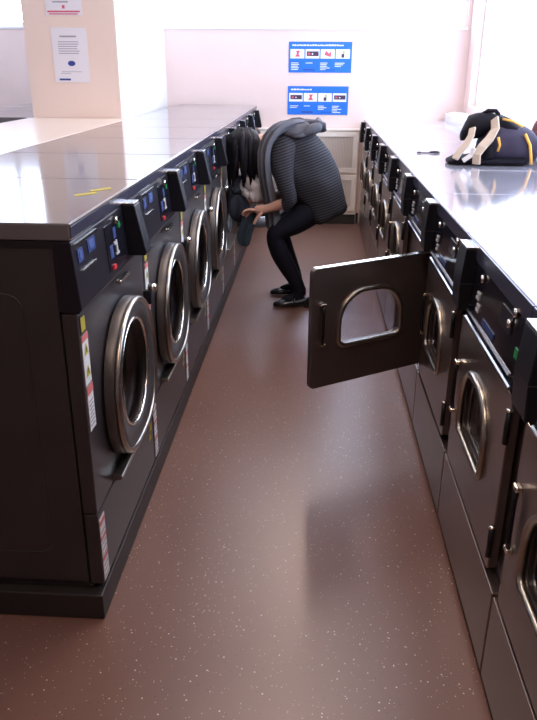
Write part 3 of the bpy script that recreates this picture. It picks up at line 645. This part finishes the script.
# tights: legs and hips over the body
T0 = [(None, [(.06, 4.52, .715, .085)]), (0, [(.075, 4.435, .665, .092), (-.06, 4.415, .572, .088), (-.238, 4.405, .475, .066), (-.185, 4.42, .33, .064), (-.060, 4.44, .11, .042), (-.07, 4.44, .06, .044), (-.13, 4.435, .040, .036), (-.19, 4.43, .032, .027)]),
      (0, [(.075, 4.605, .665, .092), (-.05, 4.615, .572, .088), (-.218, 4.625, .475, .066), (-.175, 4.64, .33, .064), (-.085, 4.68, .11, .042), (-.095, 4.68, .06, .044), (-.15, 4.677, .040, .036), (-.21, 4.673, .032, .027)])]
skin_mesh('tights', T0, M_legg, person)
def shoe(ax, ay, tx, ty):
    d = Vector((tx - ax, ty - ay, 0)); L_ = d.length; d.normalize(); s_ = Vector((-d.y, d.x, 0)); rings = []
    for t, hw, h in ((-.055, .020, .040), (-.045, .030, .058), (-.01, .034, .062), (.04, .035, .050), (.09, .040, .046), (.13, .042, .042), (.165, .036, .034), (.185, .020, .024), (.19, .006, .014)):
        c_ = Vector((ax, ay, .004)) + d * t
        rings.append([c_ + s_ * (hw * math.cos(a)) + Vector((0, 0, max(0, h * (.5 + .5 * math.sin(a)) ))) for a in [2 * math.pi * j / 16 for j in range(16)]])
    m = MB(); m.loft(rings); sh_ = m.build('shoe', M_shoe, person)
    m = MB()
    c1 = Vector((ax, ay, .012)) - d * .03; m.tube([c1 + Vector((0, 0, -.011)), c1 + Vector((0, 0, .008))], .026, 14); m.build('heel', M_shoe, sh_)
    m = MB(); c2 = Vector((ax, ay, .004)) + d * .055
    m.tube([c2 + s_ * (.042 * math.cos(a)) + Vector((0, 0, .012 + .052 * math.sin(a))) for a in [math.pi * j / 10 for j in range(11)]], .005, 6); m.build('strap', M_shoe, sh_)
shoe(-.045, 4.42, -.18, 4.405); shoe(-.08, 4.68, -.21, 4.67)
# striped loose top: sections running from the back line to the belly line
def fold(v, amp, sc, seed=0):
    n_ = noise.noise_vector(Vector((v.x * sc + seed, v.y * sc, v.z * sc))); return v + n_ * amp
secs = [((-.225, 1.085), (-.285, .97), .085), ((-.17, 1.115), (-.265, .88), .15), ((-.09, 1.115), (-.235, .79), .185), ((-.01, 1.085), (-.19, .72), .19), ((.065, 1.01), (-.13, .68), .19),
        ((.125, .915), (-.08, .64), .19), ((.17, .81), (-.05, .605), .195), ((.20, .715), (-.03, .575), .20), ((.225, .625), (-.015, .548), .205)]
rings = []
for (b, f, hw) in secs:
    B = Vector((b[0], 4.52, b[1])); Fp = Vector((f[0], 4.52, f[1])); c_ = (B + Fp) / 2; h = (B - Fp) / 2; ring = []
    for j in range(40):
        a = 2 * math.pi * j / 40
        sa = math.copysign(abs(math.sin(a)) ** .85, math.sin(a))
        v = c_ + h * math.cos(a) + Vector((0, hw * sa, 0)); ring.append(fold(v, .028, 9))
    rings.append(ring)
m = MB(); m.loft(rings, cap=False)
o = m.build('striped_top', M_strA, person); o.modifiers.new('sub', 'SUBSURF').render_levels = 1
sd = o.modifiers.new('solid', 'SOLIDIFY'); sd.thickness = .004
for (pts) in ([(-.16, 4.42, 1.00), (-.185, 4.36, .975), (-.180, 4.325, .88), (-.16, 4.315, .77), (-.125, 4.32, .69), (-.165, 4.33, .668)],
              [(-.16, 4.62, 1.02), (-.19, 4.68, .99), (-.185, 4.71, .88), (-.17, 4.70, .77), (-.155, 4.68, .69), (-.19, 4.665, .675)]):
    m = MB(); m.tube(pts, [.074, .075, .062, .057, .054, .046], 18, cap=False); o = m.build('sleeve', M_strA, person); o.modifiers.new('sub', 'SUBSURF').render_levels = 1
    for v in o.data.vertices: v.co = fold(v.co, .018, 14, 3)
# scarf: folded ribbon hanging from the neck, plus the bunched loop on the back
def ribbon(path, wid, name, mt, folds=4, thick=.012, dirv=Vector((.55, -.83, 0)), seed=0):
    rings = []
    for i, (p, wd) in enumerate(zip(path, wid)):
        p = Vector(p); t = Vector(path[min(i + 1, len(path) - 1)]) - Vector(path[max(i - 1, 0)]); t.normalize()
        u = dirv - t * dirv.dot(t); u.normalize(); q = t.cross(u); K = 22; top = []; bot = []
        for j in range(K):
            s2 = j / (K - 1) * 2 - 1; rip = thick * 1.5 * math.sin(s2 * folds * 2.2 + i * .3 + seed)
            c_ = p + u * (wd * s2) + q * rip; e = thick * (1 - s2 * s2) ** .5 + .002
            top.append(c_ + q * e); bot.append(c_ - q * e)
        rings.append(top + bot[::-1])
    m = MB(); m.loft(rings); o = m.build(name, mt, person); o.modifiers.new('sub', 'SUBSURF').render_levels = 1; return o
ribbon([(-.06, 4.48, 1.125), (-.14, 4.42, 1.130), (-.215, 4.37, 1.110), (-.272, 4.34, 1.05), (-.295, 4.33, .97), (-.290, 4.33, .87), (-.275, 4.35, .77), (-.255, 4.395, .67), (-.238, 4.41, .57), (-.238, 4.41, .49)],
       [.045, .055, .055, .050, .044, .042, .042, .045, .052, .058], 'scarf', M_scarf, dirv=Vector((.75, -.65, .1)))
ribbon([(-.05, 4.54, 1.125), (-.14, 4.60, 1.125), (-.22, 4.64, 1.09), (-.27, 4.66, 1.02), (-.285, 4.66, .93), (-.28, 4.66, .82)], [.05, .06, .06, .05, .05, .05], 'scarf_end', M_scarf, dirv=Vector((.8, .5, .3)), seed=1)
m = MB()
def loop_pts(cx, cy, cz, rx, ry, rz, tilt, n=20): return [(cx + rx * math.cos(a), cy + ry * math.sin(a), cz + rz * math.sin(a + tilt)) for a in [2 * math.pi * i / n for i in range(n)]]
m.tube(loop_pts(-.075, 4.47, 1.100, .085, .09, .022, .4), .030, 10, True); m.tube(loop_pts(-.03, 4.45, 1.105, .065, .08, .02, 1.4), .026, 10, True); m.tube(loop_pts(-.10, 4.48, 1.09, .10, .10, .02, 2.2), .030, 10, True)
o = m.build('scarf_loop', M_scarf, person)
for v in o.data.vertices: v.co = fold(v.co, .02, 16, 5)
m = MB(); m.tube([(-.04, 4.40, 1.130), (.01, 4.40, 1.130), (.05, 4.41, 1.118), (.062, 4.42, 1.09)], [.018, .026, .026, .012], 10); m.tube([(-.02, 4.42, 1.12), (.03, 4.43, 1.105), (.055, 4.44, 1.09)], [.02, .028, .012], 10)
o = m.build('scarf_fringe', M_cap, person)
# hair: cap plus hanging locks
m = MB(); rings = []
for i in range(13):
    ph = math.pi * i / 12
    rings.append([fold(Vector((-.415 + .118 * math.sin(ph) * math.cos(a), 4.50 + .112 * math.sin(ph) * math.sin(a), .985 + .112 * math.cos(ph))), .012, 12) for a in [2 * math.pi * j / 28 for j in range(28)]])
m.loft(rings)
rnd = random.Random(4)
for k in range(90):
    a = rnd.uniform(0, 2 * math.pi); rr = .102 + rnd.uniform(-.01, .010); x = -.415 + rr * math.cos(a); y = 4.50 + rr * .95 * math.sin(a)
    if math.cos(a) > .75: continue
    zt = 1.0 + rnd.uniform(-.02, .04); zb_ = .80 + rnd.uniform(-.045, .06); q = rnd.uniform(-.018, .018)
    m.tube([(x * .3 + -.415 * .7, y * .3 + 4.50 * .7, 1.085), (x, y, zt), (x + q * .4, y + q * .3, (zt + zb_) / 2), (x + q, y + q, zb_)], [.020, .021, .017, .004], 6)
m.build('hair', M_hair, person)

def crumple(name, c, r3, m_, label, cat, amp=.05, sc=9, seed=0, n=40):
    m = MB(); rings = []
    for i in range(n // 2 + 1):
        ph = math.pi * i / (n // 2); R = []
        for j in range(n):
            a = 2 * math.pi * j / n; v = Vector((r3[0] * math.sin(ph) * math.cos(a), r3[1] * math.sin(ph) * math.sin(a), r3[2] * math.cos(ph)))
            w_ = Vector(c) + v; k = noise.noise(w_ * sc + Vector((seed, 0, 0))); k2 = 1 - abs(noise.noise(w_ * sc * 2.1 + Vector((0, seed, 0)))) * 2
            R.append(w_ + v.normalized() * (amp * k + amp * .35 * k2))
        rings.append(R)
    m.loft(rings, cap=False); o = m.build(name, m_); return tag(o, label, cat)
crumple('white_shirt', (-.375, 4.47, .750), (.068, .058, .080), M_white_c, 'crumpled white laundry held up in front of the open washer', 'laundry', .045, 11, 2)
crumple('blue_cloth', (-.455, 4.56, .735), (.050, .06, .065), M_blue_c, 'blue-grey garment bunched against the white laundry', 'laundry', .03, 12, 6)
def hanging(name, path, wid, mt, label):
    rings = []
    for i, (p, wd) in enumerate(zip(path, wid)):
        p = Vector(p); K = 26; R = []
        for j in range(K):
            a = 2 * math.pi * j / K; k = 1 + .28 * math.sin(a * 5 + i * .6); R.append(fold(p + Vector((wd * k * math.cos(a), wd * .75 * k * math.sin(a), 0)), .008, 15))
        rings.append(R)
    m = MB(); m.loft(rings); o = m.build(name, mt); o.modifiers.new('sub', 'SUBSURF').render_levels = 1; return tag(o, label, 'laundry')
hanging('dark_trousers', [(-.375, 4.42, .630), (-.385, 4.42, .60), (-.40, 4.425, .54), (-.42, 4.43, .48), (-.425, 4.43, .42), (-.415, 4.43, .385)], [.012, .036, .045, .042, .038, .018], M_teal_c, 'dark teal garment hanging down from the person\'s near hand')
hanging('dark_jumper', [(-.47, 4.48, .70), (-.465, 4.48, .665), (-.46, 4.48, .61), (-.46, 4.48, .56), (-.465, 4.48, .53)], [.03, .06, .066, .05, .02], M_navy_c, 'navy garment half pulled out of the open washer')

# ------------------------------------------------------------------ backpack and keys on the dryer tops
M_bagb = mat('bag_black', (.007, .006, .010), .75, spec=.15); M_bagp = mat('bag_purple_grey', (.04, .034, .055), .75, spec=.2); noise_var(M_bagp, (.032, .027, .046), (.055, .046, .075), 9)
M_tan = mat('bag_tan', (.50, .40, .31), .7); M_yel = mat('bag_yellow', (.80, .42, .06), .5); M_mar = mat('maroon_cloth', (.12, .035, .04), .8)
bag = empty('backpack', (-.03, -.08, 0), 'black and purple-grey backpack with tan straps and yellow piping on the dryer tops', 'bag')
def superloft(secs, n=28, amp=.008, seed=0, e=.7):
    rings = []
    for (c, hy, hz) in secs:
        R = []
        for j in range(n):
            a = 2 * math.pi * j / n; ca, sa = math.cos(a), math.sin(a)
            v = Vector((c[0], c[1] + hy * math.copysign(abs(ca) ** e, ca), c[2] + hz * math.copysign(abs(sa) ** e, sa))); v = fold(v, amp, 12, seed); v.z = max(v.z, 1.003); R.append(v)
        rings.append(R)
    return rings
m = MB(); m.loft(superloft([((.85, 3.84, 1.06), .05, .05), ((.88, 3.85, 1.082), .13, .08), ((.93, 3.86, 1.098), .155, .096), ((.99, 3.86, 1.098), .16, .096), ((1.05, 3.86, 1.09), .16, .088), ((1.10, 3.86, 1.08), .15, .078), ((1.125, 3.86, 1.07), .12, .06)]))
o = m.build('main_body', M_bagp, bag)
m = MB(); m.loft(superloft([((.765, 3.86, 1.13), .03, .03), ((.79, 3.86, 1.155), .07, .055), ((.84, 3.87, 1.175), .10, .06), ((.89, 3.88, 1.185), .11, .055), ((.95, 3.87, 1.178), .13, .052), ((1.01, 3.87, 1.160), .14, .045), ((1.055, 3.87, 1.135), .13, .035), ((1.08, 3.87, 1.12), .08, .02)], amp=.02, seed=2)); m.build('top_flap', M_bagb, bag)
m = MB(); m.loft(superloft([((.695, 3.78, 1.012), .05, .010), ((.73, 3.79, 1.018), .08, .018), ((.79, 3.80, 1.02), .10, .02), ((.86, 3.80, 1.02), .11, .022), ((1.05, 3.80, 1.02), .115, .022)])); m.build('base_pad', M_bagb, bag)
m = MB(); m.loft(superloft([((.845, 3.74, 1.05), .03, .03), ((.87, 3.73, 1.065), .05, .045), ((.905, 3.73, 1.06), .04, .035)], seed=4)); m.build('side_pocket', M_bagb, bag)
def strap(path, wd, th, mt, name):
    rings = []
    for i, p in enumerate(path):
        p = Vector(p); t = (Vector(path[min(i + 1, len(path) - 1)]) - Vector(path[max(i - 1, 0)])).normalized(); u = Vector((.25, .95, .15)); u = (u - t * u.dot(t)).normalized(); q = t.cross(u)
        # flat band turned partly towards the aisle
        u2 = (u * .6 + q * .8); q2 = t.cross(u2)
        rings.append([p + u2 * (wd * a) + q2 * (th * b) for a, b in ((-1, -1), (1, -1), (1, 1), (-1, 1))])
    m = MB(); m.loft(rings, smooth=False); return m.build(name, mt, bag, .003)
strap([(.715, 3.70, 1.030), (.735, 3.71, 1.060), (.765, 3.72, 1.095), (.79, 3.74, 1.135), (.80, 3.77, 1.17)], .017, .006, M_tan, 'shoulder_strap')
strap([(.815, 3.67, 1.010), (.812, 3.67, 1.055), (.835, 3.68, 1.09), (.87, 3.70, 1.125), (.90, 3.73, 1.17), (.90, 3.77, 1.215)], .022, .006, M_tan, 'shoulder_strap')
strap([(.755, 3.70, 1.022), (.79, 3.69, 1.050), (.80, 3.685, 1.085)], .012, .005, M_label_w, 'mesh_strap')
m = MB(); m.tube([(.86, 3.86, 1.230), (.88, 3.84, 1.246), (.915, 3.83, 1.246), (.935, 3.85, 1.230)], .010, 8); m.build('carry_handle', M_bagb, bag)
m = MB(); m.tube([(.905, 3.675, 1.135), (.918, 3.68, 1.10), (.912, 3.685, 1.07)], .006, 8); m.build('yellow_piping', M_yel, bag)
m = MB(); m.tube([(1.035, 3.70, 1.150), (1.062, 3.69, 1.10), (1.075, 3.69, 1.04), (1.08, 3.69, 1.01)], .007, 8); m.build('yellow_piping', M_yel, bag)
m = MB(); m.tube([(.93, 3.74, 1.215), (.98, 3.735, 1.205), (1.03, 3.74, 1.18)], .005, 8); m.build('yellow_piping', M_yel, bag)
crumple('maroon_jumper', (1.19, 3.95, 1.10), (.055, .10, .085), M_mar, 'maroon cloth bundle just behind the backpack at the right edge', 'clothing', .02, 9, 1)
k = empty('key_ring', (.672, 4.15, 1.0015), 'small dark key ring lying on the dryer tops left of the backpack', 'keys')
m = MB(); m.tube([(.028 * math.cos(a), .035 * math.sin(a), .004) for a in [2 * math.pi * i / 20 for i in range(20)]], .0035, 6, True); m.build('ring', M_black, k)
m = MB(); m.box((-.085, -.012, .0005), (-.028, .0, .004)); m.tube([(-.085 + .012 * math.cos(a), -.006 + .014 * math.sin(a), .003) for a in [2 * math.pi * i / 12 for i in range(12)]], .003, 6, True); m.build('key', M_black, k)
